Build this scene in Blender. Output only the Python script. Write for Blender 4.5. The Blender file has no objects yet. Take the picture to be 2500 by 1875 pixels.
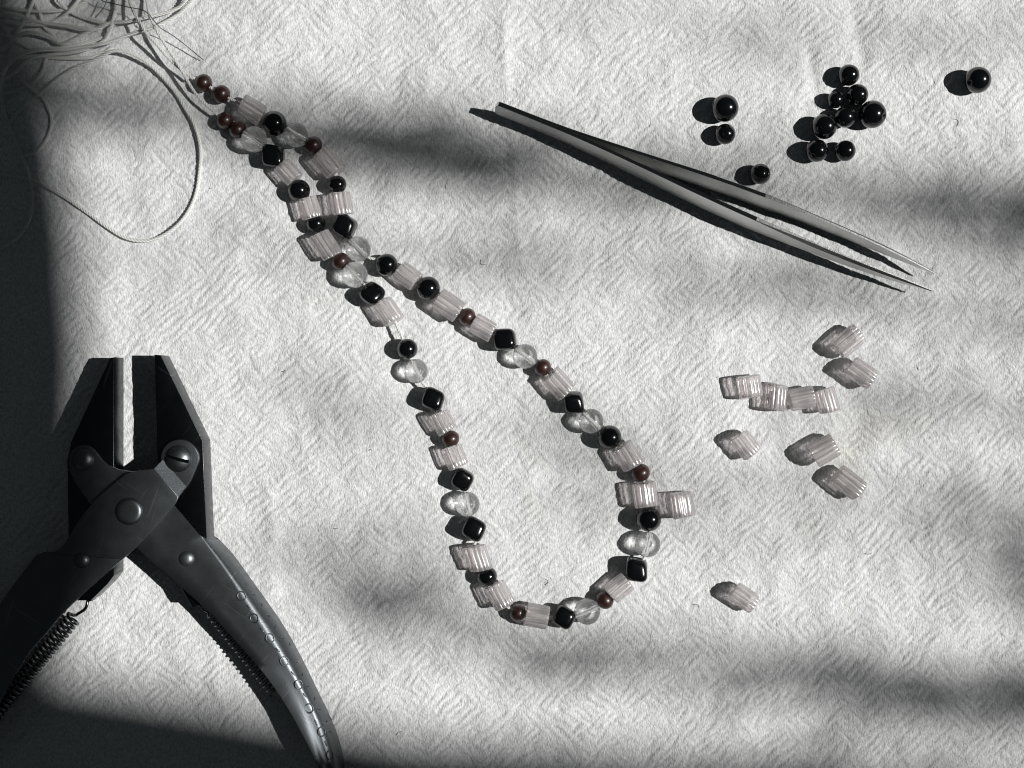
import bpy, bmesh, math, random
import numpy as np
from mathutils import Vector, Matrix

# ------------------------------------------------------------------ camera, world, light, exposure
SC = bpy.context.scene
COL = SC.collection
M1 = 100.0                         # one unit is a centimetre: M1 units to the metre
MM = 0.001 * M1
SC.unit_settings.system = 'METRIC'
SC.unit_settings.scale_length = 0.01
H_CAM = 0.354 * M1                      # camera height above the cloth (m)
F_PX = 3334.0                      # focal length in photo pixels (2500 wide)
ELEV = math.radians(47.0)          # sun elevation, coming from the right of the picture

cam = bpy.data.cameras.new('camera')
cam.sensor_width = 36.0
cam.lens = 36.0 * F_PX / 2500.0
cam.clip_start = 1.0
cam.clip_end = 5000
cam_o = bpy.data.objects.new('camera', cam)
cam_o.location = (0, 0, H_CAM)
COL.objects.link(cam_o)
SC.camera = cam_o

world = bpy.data.worlds.new('World')
SC.world = world
world.use_nodes = True
bg = world.node_tree.nodes['Background']
bg.inputs[0].default_value = (0.80, 0.93, 1.0, 1)
bg.inputs[1].default_value = 0.025

sun = bpy.data.lights.new('sun', 'SUN')
sun.energy = 4.05
sun.angle = math.radians(0.53)
sun.color = (1.0, 0.992, 0.978)
sun_o = bpy.data.objects.new('sun', sun)
sun_o.rotation_euler = (0, math.pi / 2 - ELEV, 0)
COL.objects.link(sun_o)

SC.view_settings.view_transform = 'Standard'
SC.view_settings.look = 'None'
SC.view_settings.exposure = 0.0
SC.view_settings.gamma = 1.0
SC.render.engine = 'CYCLES'
cy = SC.cycles
cy.use_denoising = True
try:
    cy.denoiser = 'OPENIMAGEDENOISE'
    cy.denoising_input_passes = 'RGB_ALBEDO_NORMAL'
except Exception:
    pass
cy.max_bounces = 16
cy.transmission_bounces = 14
cy.transparent_max_bounces = 16
cy.caustics_refractive = True
cy.caustics_reflective = False
cy.sample_clamp_indirect = 3.0
cy.blur_glossy = 0.5
cy.pixel_filter_type = 'BLACKMAN_HARRIS'
cy.filter_width = 1.1

rng = np.random.default_rng(7)
random.seed(7)

# ------------------------------------------------------------------ helpers
def U(px, py, z=0.0):
    """photo pixel (2500 wide) seen at height z (m) -> world point"""
    k = (H_CAM - z) / F_PX
    return Vector(((px - 1250.0) * k, (937.5 - py) * k, z))

def zoom(ox, oy, s):
    return lambda x, y: (ox + x / s, oy + y / s)

def link(name, mesh, mat=None, parent=None, smooth=True, sharp=None):
    if mat is not None:
        mesh.materials.clear()
        mesh.materials.append(mat)
    if smooth:
        mesh.polygons.foreach_set('use_smooth', [True] * len(mesh.polygons))
        if sharp:
            mesh.set_sharp_from_angle(angle=math.radians(sharp))
    o = bpy.data.objects.new(name, mesh)
    COL.objects.link(o)
    if parent is not None:
        o.parent = parent
    return o

def mesh_from(verts, faces, name='mesh'):
    m = bpy.data.meshes.new(name)
    m.from_pydata([tuple(v) for v in verts], [], faces)
    m.update()
    return m

def fix_normals(m):
    bm = bmesh.new(); bm.from_mesh(m)
    bmesh.ops.recalc_face_normals(bm, faces=bm.faces)
    bm.to_mesh(m); bm.free()
    return m

def empty(name, loc=(0, 0, 0)):
    o = bpy.data.objects.new(name, None)
    o.empty_display_size = 0.5
    o.location = loc
    COL.objects.link(o)
    return o

def tag(o, label=None, cat=None, group=None, kind=None):
    if label: o['label'] = label
    if cat: o['category'] = cat
    if group: o['group'] = group
    if kind: o['kind'] = kind
    return o

def lathe(profile, seg=40, closed=False):
    """profile: list of (r, x) rotated about X"""
    vs, fs = [], []
    n = len(profile)
    for (r, x) in profile:
        for k in range(seg):
            a = 2 * math.pi * k / seg
            vs.append((x, r * math.cos(a), r * math.sin(a)))
    rows = n if closed else n - 1
    for i in range(rows):
        j = (i + 1) % n
        for k in range(seg):
            l = (k + 1) % seg
            fs.append((i * seg + k, i * seg + l, j * seg + l, j * seg + k))
    return vs, fs

def lathe_z(profile, seg=40):
    """profile: list of (r, z) rotated about Z, capped where r is 0"""
    vs, fs = [], []
    rows = []
    for (r, z) in profile:
        if r <= 1e-9:
            rows.append([len(vs)]); vs.append((0, 0, z))
        else:
            rows.append(list(range(len(vs), len(vs) + seg)))
            for k in range(seg):
                a = 2 * math.pi * k / seg
                vs.append((r * math.cos(a), r * math.sin(a), z))
    for A, B in zip(rows[:-1], rows[1:]):
        for k in range(seg):
            l = (k + 1) % seg
            if len(A) == 1:
                fs.append((A[0], B[k], B[l]))
            elif len(B) == 1:
                fs.append((A[k], A[l], B[0]))
            else:
                fs.append((A[k], A[l], B[l], B[k]))
    return vs, fs

def catmull(pts, step):
    """dense polyline through pts (Vectors)"""
    P = [Vector(p) for p in pts]
    P = [P[0] * 2 - P[1]] + P + [P[-1] * 2 - P[-2]]
    out = []
    for i in range(1, len(P) - 2):
        p0, p1, p2, p3 = P[i - 1], P[i], P[i + 1], P[i + 2]
        n = max(2, int((p2 - p1).length / step * 1.05))
        for k in range(n):
            t = k / n
            out.append(0.5 * ((2 * p1) + (p2 - p0) * t + (2 * p0 - 5 * p1 + 4 * p2 - p3) * t * t
                              + (3 * p1 - p0 - 3 * p2 + p3) * t ** 3))
    out.append(P[-2])
    # even spacing
    res = [out[0]]
    acc = 0.0
    for a, b in zip(out[:-1], out[1:]):
        d = (b - a).length
        while acc + d >= step and d > 1e-12:
            f = (step - acc) / d
            a = a.lerp(b, f)
            res.append(a.copy())
            d = (b - a).length
            acc = 0.0
        acc += d
    return res

def tube_np(path, rad, sides=6):
    """numpy tube: path (n,3), rad scalar or (n,) -> verts, faces"""
    path = np.asarray(path, float)
    n = len(path)
    tan = np.gradient(path, axis=0)
    tan /= np.linalg.norm(tan, axis=1)[:, None] + 1e-12
    up = np.array([0.0, 0.0, 1.0])
    nx = np.cross(tan, up)
    ln = np.linalg.norm(nx, axis=1)
    nx[ln < 1e-4] = np.array([1.0, 0, 0])
    nx /= np.linalg.norm(nx, axis=1)[:, None]
    ny = np.cross(nx, tan)
    a = np.linspace(0, 2 * np.pi, sides, endpoint=False)
    rad = np.broadcast_to(np.asarray(rad, float), (n,))
    V = path[:, None, :] + rad[:, None, None] * (np.cos(a)[None, :, None] * nx[:, None, :] + np.sin(a)[None, :, None] * ny[:, None, :])
    V = V.reshape(-1, 3)
    i = np.arange(n - 1)[:, None] * sides
    k = np.arange(sides)[None, :]
    l = (k + 1) % sides
    F = np.stack([i + k, i + l, i + sides + l, i + sides + k], -1).reshape(-1, 4)
    return V, F

def np_mesh(V, F, name='mesh'):
    m = bpy.data.meshes.new(name)
    V = np.asarray(V, np.float32); F = np.asarray(F, np.int32)
    nf, ns = F.shape
    m.vertices.add(len(V)); m.vertices.foreach_set('co', V.ravel())
    m.loops.add(nf * ns); m.loops.foreach_set('vertex_index', F.ravel())
    m.polygons.add(nf)
    m.polygons.foreach_set('loop_start', np.arange(nf, dtype=np.int32) * ns)
    m.polygons.foreach_set('loop_total', np.full(nf, ns, np.int32))
    m.polygons.foreach_set('use_smooth', np.ones(nf, bool))
    m.update(calc_edges=True)
    m.validate()
    return m

def join_vf(parts):
    Vs, Fs, off = [], [], 0
    for V, F in parts:
        Vs.append(V); Fs.append(np.asarray(F) + off); off += len(V)
    return np.concatenate(Vs), np.concatenate(Fs)

def cord(path_pts, r, pitch, ply=3, step=None, sides=6, squeeze=()):
    """a twisted cord along path: ply strands wound round the centre line"""
    step = step or pitch / 7.0
    p = np.array([tuple(v) for v in catmull(path_pts, step)])
    n = len(p)
    tan = np.gradient(p, axis=0); tan /= np.linalg.norm(tan, axis=1)[:, None] + 1e-12
    nx = np.cross(tan, np.array([0, 0, 1.0])); nx /= np.linalg.norm(nx, axis=1)[:, None] + 1e-12
    ny = np.cross(nx, tan)
    s = np.arange(n) * step
    rr_ = np.full(n, r)
    for c_, rad_, f_ in squeeze:                      # the thread is drawn tight inside narrow bores
        d_ = np.linalg.norm(p - np.array(c_), axis=1)
        rr_ = np.where(d_ < rad_, r * f_, rr_)
    wob = np.cumsum(rng.normal(0, 0.05, n))
    ph = 2 * np.pi * s / pitch + wob
    parts = []
    for k in range(ply):
        a = -(ph + 2 * np.pi * k / ply)
        c = p + (rr_ * 0.56)[:, None] * (np.cos(a)[:, None] * nx + np.sin(a)[:, None] * ny)
        parts.append(tube_np(c, rr_ * 0.44, sides))
    return join_vf(parts)

# ------------------------------------------------------------------ materials
def new_mat(name):
    m = bpy.data.materials.new(name)
    m.use_nodes = True
    nt = m.node_tree
    b = nt.nodes.get('Principled BSDF')
    return m, nt, b

def node(nt, kind, **kw):
    n = nt.nodes.new(kind)
    for k, v in kw.items():
        setattr(n, k, v)
    return n

def objcoord(nt, scale=(1, 1, 1), rot=(0, 0, 0), local=False):
    if not local: scale = tuple(c / M1 for c in scale)     # texture scales are written per metre
    tc = node(nt, 'ShaderNodeTexCoord')
    mp = node(nt, 'ShaderNodeMapping')
    mp.inputs['Scale'].default_value = scale
    mp.inputs['Rotation'].default_value = rot
    nt.links.new(tc.outputs['Object'], mp.inputs['Vector'])
    return mp.outputs['Vector']

def noise(nt, vec, scale, detail=3, rough=0.55):
    n = node(nt, 'ShaderNodeTexNoise')
    n.inputs['Scale'].default_value = scale
    n.inputs['Detail'].default_value = detail
    n.inputs['Roughness'].default_value = rough
    nt.links.new(vec, n.inputs['Vector'])
    return n.outputs['Fac']

def ramp(nt, fac, stops):
    r = node(nt, 'ShaderNodeValToRGB')
    el = r.color_ramp.elements
    while len(el) < len(stops):
        el.new(0.5)
    for e, (p, c) in zip(el, stops):
        e.position = p
        e.color = c if len(c) == 4 else (*c, 1)
    nt.links.new(fac, r.inputs['Fac'])
    return r.outputs['Color']

def math_n(nt, op, a, b=None):
    n = node(nt, 'ShaderNodeMath', operation=op)
    for i, v in enumerate((a, b)):
        if v is None: continue
        if isinstance(v, (int, float)): n.inputs[i].default_value = v
        else: nt.links.new(v, n.inputs[i])
    return n.outputs[0]

def bump(nt, height, dist, strength=1.0, normal=None):
    b = node(nt, 'ShaderNodeBump')
    b.inputs['Strength'].default_value = strength
    b.inputs['Distance'].default_value = dist * M1
    nt.links.new(height, b.inputs['Height'])
    if normal is not None:
        nt.links.new(normal, b.inputs['Normal'])
    return b.outputs['Normal']

def facing_mix(nt, lo, hi, p0, p1):  # clear face-on, glass at the rim: imitates focused light in bead shadows
    lw = node(nt, 'ShaderNodeLayerWeight'); lw.inputs['Blend'].default_value = 0.5
    return ramp(nt, lw.outputs['Facing'], [(p0, (hi, hi, hi)), (p1, (lo, lo, lo))])

MAT = {}
def build_materials():
    # ---- crinkled cotton cloth
    m, nt, b = new_mat('white_cotton_cloth')
    v = objcoord(nt)
    vg = objcoord(nt, (1.25, 0.62, 1.0))
    g = noise(nt, vg, 2300, 2, 0.6)
    g2 = noise(nt, vg, 950, 2, 0.6)
    hgt = math_n(nt, 'ADD', math_n(nt, 'MULTIPLY', g, 1.0), math_n(nt, 'MULTIPLY', g2, 0.8))
    nt.links.new(bump(nt, hgt, 0.00022, 1.0), b.inputs['Normal'])
    stain = noise(nt, v, 16, 4, 0.6)
    sp = noise(nt, vg, 2000, 2, 0.6)
    base = ramp(nt, sp, [(0.32, (0.60, 0.605, 0.605)), (0.62, (0.87, 0.875, 0.87))])  # shade in the gaps between yarns put into the colour as speckle
    mixn = node(nt, 'ShaderNodeMix', data_type='RGBA', blend_type='MULTIPLY')
    nt.links.new(ramp(nt, stain, [(0.62, (0, 0, 0)), (0.80, (1, 1, 1))]), mixn.inputs['Factor'])
    nt.links.new(base, mixn.inputs['A'])
    mixn.inputs['B'].default_value = (0.98, 0.955, 0.88, 1)
    nt.links.new(mixn.outputs['Result'], b.inputs['Base Color'])
    b.inputs['Roughness'].default_value = 0.9
    b.inputs['Specular IOR Level'].default_value = 0.15
    b.inputs['Sheen Weight'].default_value = 0.12
    MAT['cloth'] = m

    # ---- twisted white cotton thread
    m, nt, b = new_mat('white_thread')
    v = objcoord(nt)
    n_ = noise(nt, v, 3000, 2)
    nt.links.new(ramp(nt, n_, [(0.3, (0.80, 0.795, 0.765)), (0.7, (0.90, 0.895, 0.865))]), b.inputs['Base Color'])
    b.inputs['Roughness'].default_value = 0.55
    b.inputs['Sheen Weight'].default_value = 0.25
    nt.links.new(bump(nt, noise(nt, v, 6000, 2), 0.00006), b.inputs['Normal'])
    MAT['thread'] = m

    # ---- dark wire
    m, nt, b = new_mat('dark_wire')
    b.inputs['Base Color'].default_value = (0.09, 0.09, 0.09, 1)
    b.inputs['Metallic'].default_value = 0.8
    b.inputs['Roughness'].default_value = 0.35
    MAT['wire'] = m

    # ---- glossy black stone
    m, nt, b = new_mat('black_onyx')
    v = objcoord(nt, local=True)
    b.inputs['Base Color'].default_value = (0.0035, 0.0038, 0.0042, 1)
    nt.links.new(math_n(nt, 'ADD', math_n(nt, 'MULTIPLY', noise(nt, v, 2.2, 4), 0.05), 0.135), b.inputs['Roughness'])
    b.inputs['Coat Weight'].default_value = 0.25
    b.inputs['Coat Roughness'].default_value = 0.03
    b.inputs['IOR'].default_value = 1.54
    MAT['onyx'] = m

    # ---- frosted wall of the drill bores in the black beads
    m, nt, b = new_mat('frosted_bore')
    v = objcoord(nt, local=True)
    nt.links.new(ramp(nt, noise(nt, v, 9, 3), [(0.3, (0.16, 0.16, 0.165)), (0.7, (0.30, 0.30, 0.305))]), b.inputs['Base Color'])
    b.inputs['Roughness'].default_value = 0.7
    MAT['bore'] = m

    # ---- red brown wood
    m, nt, b = new_mat('red_brown_wood')
    v = objcoord(nt, (1.0, 4.0, 4.0), local=True)
    n_ = noise(nt, v, 2.4, 5, 0.65)
    nt.links.new(ramp(nt, n_, [(0.3, (0.012, 0.005, 0.004)), (0.55, (0.038, 0.012, 0.008)), (0.75, (0.075, 0.024, 0.015))]), b.inputs['Base Color'])
    b.inputs['Roughness'].default_value = 0.42
    b.inputs['Coat Weight'].default_value = 0.6
    b.inputs['Coat Roughness'].default_value = 0.22
    nt.links.new(bump(nt, n_, 0.00006, 0.6), b.inputs['Normal'])
    MAT['wood'] = m

    # ---- clear quartz
    m, nt, b = new_mat('clear_quartz')
    nt.nodes.remove(b)
    out = nt.nodes['Material Output']
    v = objcoord(nt, local=True)
    gl = node(nt, 'ShaderNodeBsdfGlass')
    gl.inputs['IOR'].default_value = 1.54
    gl.inputs['Roughness'].default_value = 0.09
    gl.inputs['Color'].default_value = (0.995, 0.995, 0.993, 1)
    tr = node(nt, 'ShaderNodeBsdfTransparent')
    tr.inputs['Color'].default_value = (1.16, 1.16, 1.155, 1)  # over-bright tint stands in for sunlight the bead would focus
    tl = node(nt, 'ShaderNodeBsdfTranslucent')
    tl.inputs['Color'].default_value = (0.9, 0.9, 0.895, 1)
    mx = node(nt, 'ShaderNodeMixShader'); nt.links.new(facing_mix(nt, 0.0, 0.80, 0.03, 0.32), mx.inputs[0])
    nt.links.new(gl.outputs[0], mx.inputs[1]); nt.links.new(tr.outputs[0], mx.inputs[2])
    mx2 = node(nt, 'ShaderNodeMixShader')
    nt.links.new(math_n(nt, 'MULTIPLY', ramp(nt, noise(nt, v, 1.6, 4, 0.65), [(0.2, (0.75, 0.75, 0.75)), (0.8, (1, 1, 1))]), 0.16), mx2.inputs[0])
    df = node(nt, 'ShaderNodeBsdfDiffuse')
    df.inputs['Color'].default_value = (0.92, 0.92, 0.915, 1)
    md = node(nt, 'ShaderNodeMixShader'); md.inputs[0].default_value = 0.4
    nt.links.new(tl.outputs[0], md.inputs[1]); nt.links.new(df.outputs[0], md.inputs[2])
    nt.links.new(mx.outputs[0], mx2.inputs[1]); nt.links.new(md.outputs[0], mx2.inputs[2])
    nt.links.new(mx2.outputs[0], out.inputs['Surface'])
    MAT['quartz'] = m

    # ---- the drill hole inside the clear beads: air seen from within the glass
    m, nt, b = new_mat('drill_hole_air')
    nt.nodes.remove(b)
    gl = node(nt, 'ShaderNodeBsdfGlass')
    gl.inputs['IOR'].default_value = 1 / 1.5
    gl.inputs['Roughness'].default_value = 0.06
    tr = node(nt, 'ShaderNodeBsdfTransparent')
    mx = node(nt, 'ShaderNodeMixShader'); mx.inputs[0].default_value = 0.12
    nt.links.new(gl.outputs[0], mx.inputs[1]); nt.links.new(tr.outputs[0], mx.inputs[2])
    nt.links.new(mx.outputs[0], nt.nodes['Material Output'].inputs['Surface'])
    MAT['hole'] = m

    # ---- pale pink ribbed glass
    m, nt, b = new_mat('pale_pink_glass')
    nt.nodes.remove(b)
    out = nt.nodes['Material Output']
    v = objcoord(nt, local=True)
    gl = node(nt, 'ShaderNodeBsdfGlass')
    gl.inputs['IOR'].default_value = 1.48
    gl.inputs['Roughness'].default_value = 0.015
    gl.inputs['Color'].default_value = (0.99, 0.972, 0.97, 1)
    nrm = bump(nt, noise(nt, v, 2.5, 3), 0.00004, 0.5)
    nt.links.new(nrm, gl.inputs['Normal'])
    tr = node(nt, 'ShaderNodeBsdfTransparent')
    tr.inputs['Color'].default_value = (1.20, 1.155, 1.15, 1)  # focused sunlight put into the transmission colour, brighter than clear
    tl = node(nt, 'ShaderNodeBsdfTranslucent')
    tl.inputs['Color'].default_value = (0.995, 0.965, 0.96, 1)
    df = node(nt, 'ShaderNodeBsdfDiffuse')
    df.inputs['Color'].default_value = (0.995, 0.965, 0.96, 1)
    md = node(nt, 'ShaderNodeMixShader'); md.inputs[0].default_value = 0.72
    nt.links.new(tl.outputs[0], md.inputs[1]); nt.links.new(df.outputs[0], md.inputs[2])
    mx = node(nt, 'ShaderNodeMixShader'); nt.links.new(facing_mix(nt, 0.02, 0.90, 0.06, 0.40), mx.inputs[0])
    nt.links.new(gl.outputs[0], mx.inputs[1]); nt.links.new(tr.outputs[0], mx.inputs[2])
    mx2 = node(nt, 'ShaderNodeMixShader'); mx2.inputs[0].default_value = 0.32
    nt.links.new(mx.outputs[0], mx2.inputs[1]); nt.links.new(md.outputs[0], mx2.inputs[2])
    gs = node(nt, 'ShaderNodeBsdfGlossy'); gs.inputs['Roughness'].default_value = 0.2
    mx3 = node(nt, 'ShaderNodeMixShader'); mx3.inputs[0].default_value = 0.12
    nt.links.new(mx2.outputs[0], mx3.inputs[1]); nt.links.new(gs.outputs[0], mx3.inputs[2])
    nt.links.new(mx3.outputs[0], out.inputs['Surface'])
    MAT['pink'] = m

    # ---- brushed steel of the tweezers
    m, nt, b = new_mat('brushed_steel')
    v = objcoord(nt, (60, 4000, 4000))
    v2 = objcoord(nt, (5000, 300, 300))
    st = noise(nt, v, 1.0, 4, 0.6)
    b.inputs['Base Color'].default_value = (0.68, 0.68, 0.67, 1)
    b.inputs['Metallic'].default_value = 1.0
    nt.links.new(math_n(nt, 'ADD', math_n(nt, 'MULTIPLY', st, 0.16), 0.36), b.inputs['Roughness'])
    nt.links.new(bump(nt, st, 0.000012, 0.7), b.inputs['Normal'])
    MAT['steel'] = m

    # ---- polished narrow edges of the tweezers
    m, nt, b = new_mat('polished_steel')
    b.inputs['Base Color'].default_value = (0.40, 0.40, 0.39, 1)
    b.inputs['Metallic'].default_value = 1.0
    b.inputs['Roughness'].default_value = 0.13
    MAT['polished'] = m

    # ---- ground bevel of the tweezer points: grind marks across
    m, nt, b = new_mat('ground_steel')
    v = objcoord(nt, (3800, 500, 500))
    st = noise(nt, v, 1.0, 3, 0.6)
    b.inputs['Base Color'].default_value = (0.24, 0.24, 0.235, 1)
    b.inputs['Metallic'].default_value = 1.0
    nt.links.new(math_n(nt, 'ADD', math_n(nt, 'MULTIPLY', st, 0.25), 0.25), b.inputs['Roughness'])
    nt.links.new(bump(nt, st, 0.00006, 1.0), b.inputs['Normal'])
    MAT['ground'] = m

    # ---- black oxide steel of the pliers
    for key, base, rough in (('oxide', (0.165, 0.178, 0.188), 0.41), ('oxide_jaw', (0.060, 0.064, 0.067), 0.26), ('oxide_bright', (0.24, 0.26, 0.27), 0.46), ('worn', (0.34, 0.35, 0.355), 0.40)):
        m, nt, b = new_mat({'oxide': 'black_oxide_steel', 'oxide_jaw': 'dark_jaw_steel', 'oxide_bright': 'grey_steel', 'worn': 'worn_bare_steel'}[key])
        v = objcoord(nt)
        n1 = noise(nt, v, 180, 5, 0.65)
        n2 = noise(nt, v, 2600, 3, 0.6)
        bc = ramp(nt, n1, [(0.3, tuple(c * 0.9 for c in base)), (0.7, tuple(c * 1.1 for c in base))])
        for sx_, sy_, rot_ in ((55, 1500, 0.6), (70, 1700, -0.9), (60, 1400, 1.9)):
            mp2 = node(nt, 'ShaderNodeMapping'); mp2.inputs['Scale'].default_value = (sx_, sy_, sx_)
            nt.links.new(objcoord(nt, (1, 1, 1), (0, 0, rot_)), mp2.inputs['Vector']); scv = mp2.outputs['Vector']
            msk = ramp(nt, noise(nt, scv, 1.0, 1, 0.4), [(0.755, (0, 0, 0)), (0.785, (0.5, 0.5, 0.5))])
            mq = node(nt, 'ShaderNodeMix', data_type='RGBA')
            nt.links.new(msk, mq.inputs['Factor']); nt.links.new(bc, mq.inputs['A'])
            mq.inputs['B'].default_value = (0.34, 0.35, 0.35, 1)
            bc = mq.outputs['Result']
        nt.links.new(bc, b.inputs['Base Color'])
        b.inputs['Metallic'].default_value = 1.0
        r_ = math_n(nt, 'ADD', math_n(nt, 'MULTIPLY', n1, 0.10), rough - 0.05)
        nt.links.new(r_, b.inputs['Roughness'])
        # fine scratches
        sv = objcoord(nt, (300, 5200, 300), (0, 0, 0.5))
        sc = noise(nt, sv, 1.0, 2, 0.5)
        hh = math_n(nt, 'ADD', math_n(nt, 'MULTIPLY', n2, 0.8), math_n(nt, 'MULTIPLY', sc, 0.5))
        nt.links.new(bump(nt, hh, 0.00004, 0.8), b.inputs['Normal'])
        MAT[key] = m

    # ---- spring steel
    m, nt, b = new_mat('spring_steel')
    b.inputs['Base Color'].default_value = (0.16, 0.165, 0.17, 1)
    b.inputs['Metallic'].default_value = 1.0
    b.inputs['Roughness'].default_value = 0.22
    MAT['spring'] = m

    # ---- unseen leaflets and panels added to shade the table
    m, nt, b = new_mat('shade_leaf')
    v = objcoord(nt)
    nt.links.new(ramp(nt, noise(nt, v, 30, 3), [(0.3, (0.03, 0.06, 0.02)), (0.7, (0.07, 0.11, 0.04))]), b.inputs['Base Color'])
    b.inputs['Roughness'].default_value = 0.6
    MAT['shade_leaf'] = m
    m, nt, b = new_mat('shade_panel_paint')
    v = objcoord(nt)
    nt.links.new(ramp(nt, noise(nt, v, 12, 3), [(0.3, (0.30, 0.29, 0.27)), (0.7, (0.36, 0.35, 0.33))]), b.inputs['Base Color'])
    b.inputs['Roughness'].default_value = 0.7
    MAT['shade_panel'] = m
build_materials()

# ------------------------------------------------------------------ cloth
PITCH = 0.32 * MM
NT = 1024
def build_height():
    f = np.fft.fftfreq(NT, d=PITCH / MM)               # cycles per mm
    FX, FY = np.meshgrid(f, f)                         # FX along x (cols), FY along y (rows)
    def field(S, seed):
        r = np.random.default_rng(seed)
        w = np.fft.fft2(r.normal(size=(NT, NT)))
        a = np.real(np.fft.ifft2(w * np.sqrt(S)))
        return (a - a.mean()) / a.std()
    def streak(deg, wave, length, seed, bw=0.12):
        d = math.radians(deg)
        par = FX * math.cos(d) + FY * math.sin(d)
        per = -FX * math.sin(d) + FY * math.cos(d)
        S = np.exp(-(par * length) ** 2) * np.exp(-((np.abs(per) - 1 / wave) / bw) ** 2)
        return field(S, seed)
    fr = np.hypot(FX, FY)
    low = lambda L, s: field(np.exp(-(fr * L) ** 2), s)
    a1 = streak(41, 1.85, 9.0, 11)
    a2 = streak(45, 2.2, 8.5, 15)
    b1 = streak(-44, 1.9, 8.5, 12)
    b2 = streak(-40, 2.3, 7.5, 16)
    m1 = 1 / (1 + np.exp(-6.0 * (low(10, 13) + 0.2)))
    m2 = 1 / (1 + np.exp(-2.4 * low(12, 17)))
    amp = 0.60 + 0.40 * 1 / (1 + np.exp(-2.0 * low(14, 18)))
    sk = lambda a: 0.45 * a - 1.5 * np.exp(-((a + 1.0) / 0.42) ** 2)             # narrow valleys, broad ridges
    cr = m1 * sk(m2 * a1 + (1 - m2) * a2) + (1 - m1) * 0.8 * sk(m2 * b1 + (1 - m2) * b2)
    cr *= amp
    fine = field(np.exp(-((fr - 0.85) / 0.3) ** 2), 19)
    mid = field(np.exp(-((fr - 0.16) / 0.07) ** 2), 20)
    big = low(45, 21)
    soft = field(np.exp(-((fr - 0.065) / 0.03) ** 2), 22)
    return (cr * 0.132 + fine * 0.010 + mid * 0.055 + soft * 0.13 + big * 0.30) * MM
HMAP = build_height()
# long soft creases of the cloth: (photo polyline, half width mm, height mm)
CREASES = [
    ([(1228, 60), (1240, 250), (1258, 420), (1262, 560), (1275, 640)], 1.3, 0.22),
    ([(1240, -40), (1234, 90), (1228, 200)], 2.4, 0.30),
    ([(1400, -40), (1412, 60), (1420, 120)], 2.0, -0.2),
    ([(1975, 120), (1985, 180), (1990, 230)], 1.7, -0.55),
    ([(2082, 20), (2098, 90), (2105, 150)], 1.9, -0.50),
    ([(150, 280), (190, 420), (180, 560), (215, 700), (260, 820)], 3.0, 0.3),
    ([(60, 420), (95, 600), (80, 760), (120, 1000)], 3.5, 0.3),
    ([(655, 1200), (668, 1280), (655, 1360), (668, 1450)], 2.2, 0.42),
    ([(520, 1570), (530, 1640), (528, 1690)], 1.8, 0.3),
    ([(350, 250), (370, 330), (340, 420)], 2.5, 0.35),
    ([(640, 120), (720, 160), (900, 260)], 3.5, 0.3),
    ([(1900, 560), (2060, 640), (2160, 760), (2300, 830)], 4.0, 0.35),
    ([(2330, 1000), (2400, 1250), (2350, 1500)], 5.0, 0.5),
    ([(1480, 1650), (1700, 1700), (1950, 1690)], 4.0, 0.3),
]
def seg_dist(X, Y, pts):
    best = np.full(X.shape, 1e9)
    for (x0, y0), (x1, y1) in zip(pts[:-1], pts[1:]):
        dx, dy = x1 - x0, y1 - y0
        t = np.clip(((X - x0) * dx + (Y - y0) * dy) / (dx * dx + dy * dy), 0, 1)
        best = np.minimum(best, np.hypot(X - x0 - t * dx, Y - y0 - t * dy))
    return best
def height_at(X, Y):
    i = (np.asarray(X) + 0.164 * M1) / PITCH
    j = (np.asarray(Y) + 0.164 * M1) / PITCH
    i0 = np.floor(i).astype(int); j0 = np.floor(j).astype(int)
    fi = i - i0; fj = j - j0
    g = lambda a, b: HMAP[b % NT, a % NT]
    h = (g(i0, j0) * (1 - fi) * (1 - fj) + g(i0 + 1, j0) * fi * (1 - fj) + g(i0, j0 + 1) * (1 - fi) * fj + g(i0 + 1, j0 + 1) * fi * fj)
    for pts, hw, hh in CREASES:
        q = [tuple(U(*p)[:2]) for p in pts]
        d = seg_dist(np.asarray(X), np.asarray(Y), q)
        h = h + hh * MM * np.exp(-(d / (hw * MM)) ** 2)
    return h
def gz(x, y, r=1.5 * MM):
    """cloth height under something that rests over radius r (upper part of the crinkles)"""
    a = np.linspace(-r, r, 7)
    A, B = np.meshgrid(a, a)
    return float(np.percentile(height_at(x + A, y + B), 70))

def build_cloth():
    def axis(half, far):
        core = np.arange(-half, half + PITCH / 2, PITCH)
        out = half + np.cumsum(np.geomspace(PITCH * 2, far / 9, 26))
        return np.concatenate([-out[::-1], core, out])
    HX, HY = 0.150 * M1, 0.116 * M1
    xs = axis(HX, 0.25 * M1); ys = axis(HY, 0.25 * M1)
    X, Y = np.meshgrid(xs, ys)
    Z = height_at(X, Y)
    edge = np.clip((np.maximum(np.abs(X) - HX, np.abs(Y) - HY)) / (0.03 * M1), 0, 1)
    Z = Z * (1 - edge)
    V = np.stack([X, Y, Z], -1).reshape(-1, 3)
    ny, nx = X.shape
    i = np.arange(ny - 1)[:, None] * nx; k = np.arange(nx - 1)[None, :]
    F = np.stack([i + k, i + k + 1, i + nx + k + 1, i + nx + k], -1).reshape(-1, 4)
    o = link('tablecloth', np_mesh(V, F, 'tablecloth'), MAT['cloth'], smooth=False)
    o['kind'] = 'structure'
    return o
build_cloth()

# ------------------------------------------------------------------ unseen blockers added between sun and table: shade panels and leaflets
D_OCC = 1.4 * M1
SL = Vector((math.cos(ELEV), 0, math.sin(ELEV)))
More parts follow.
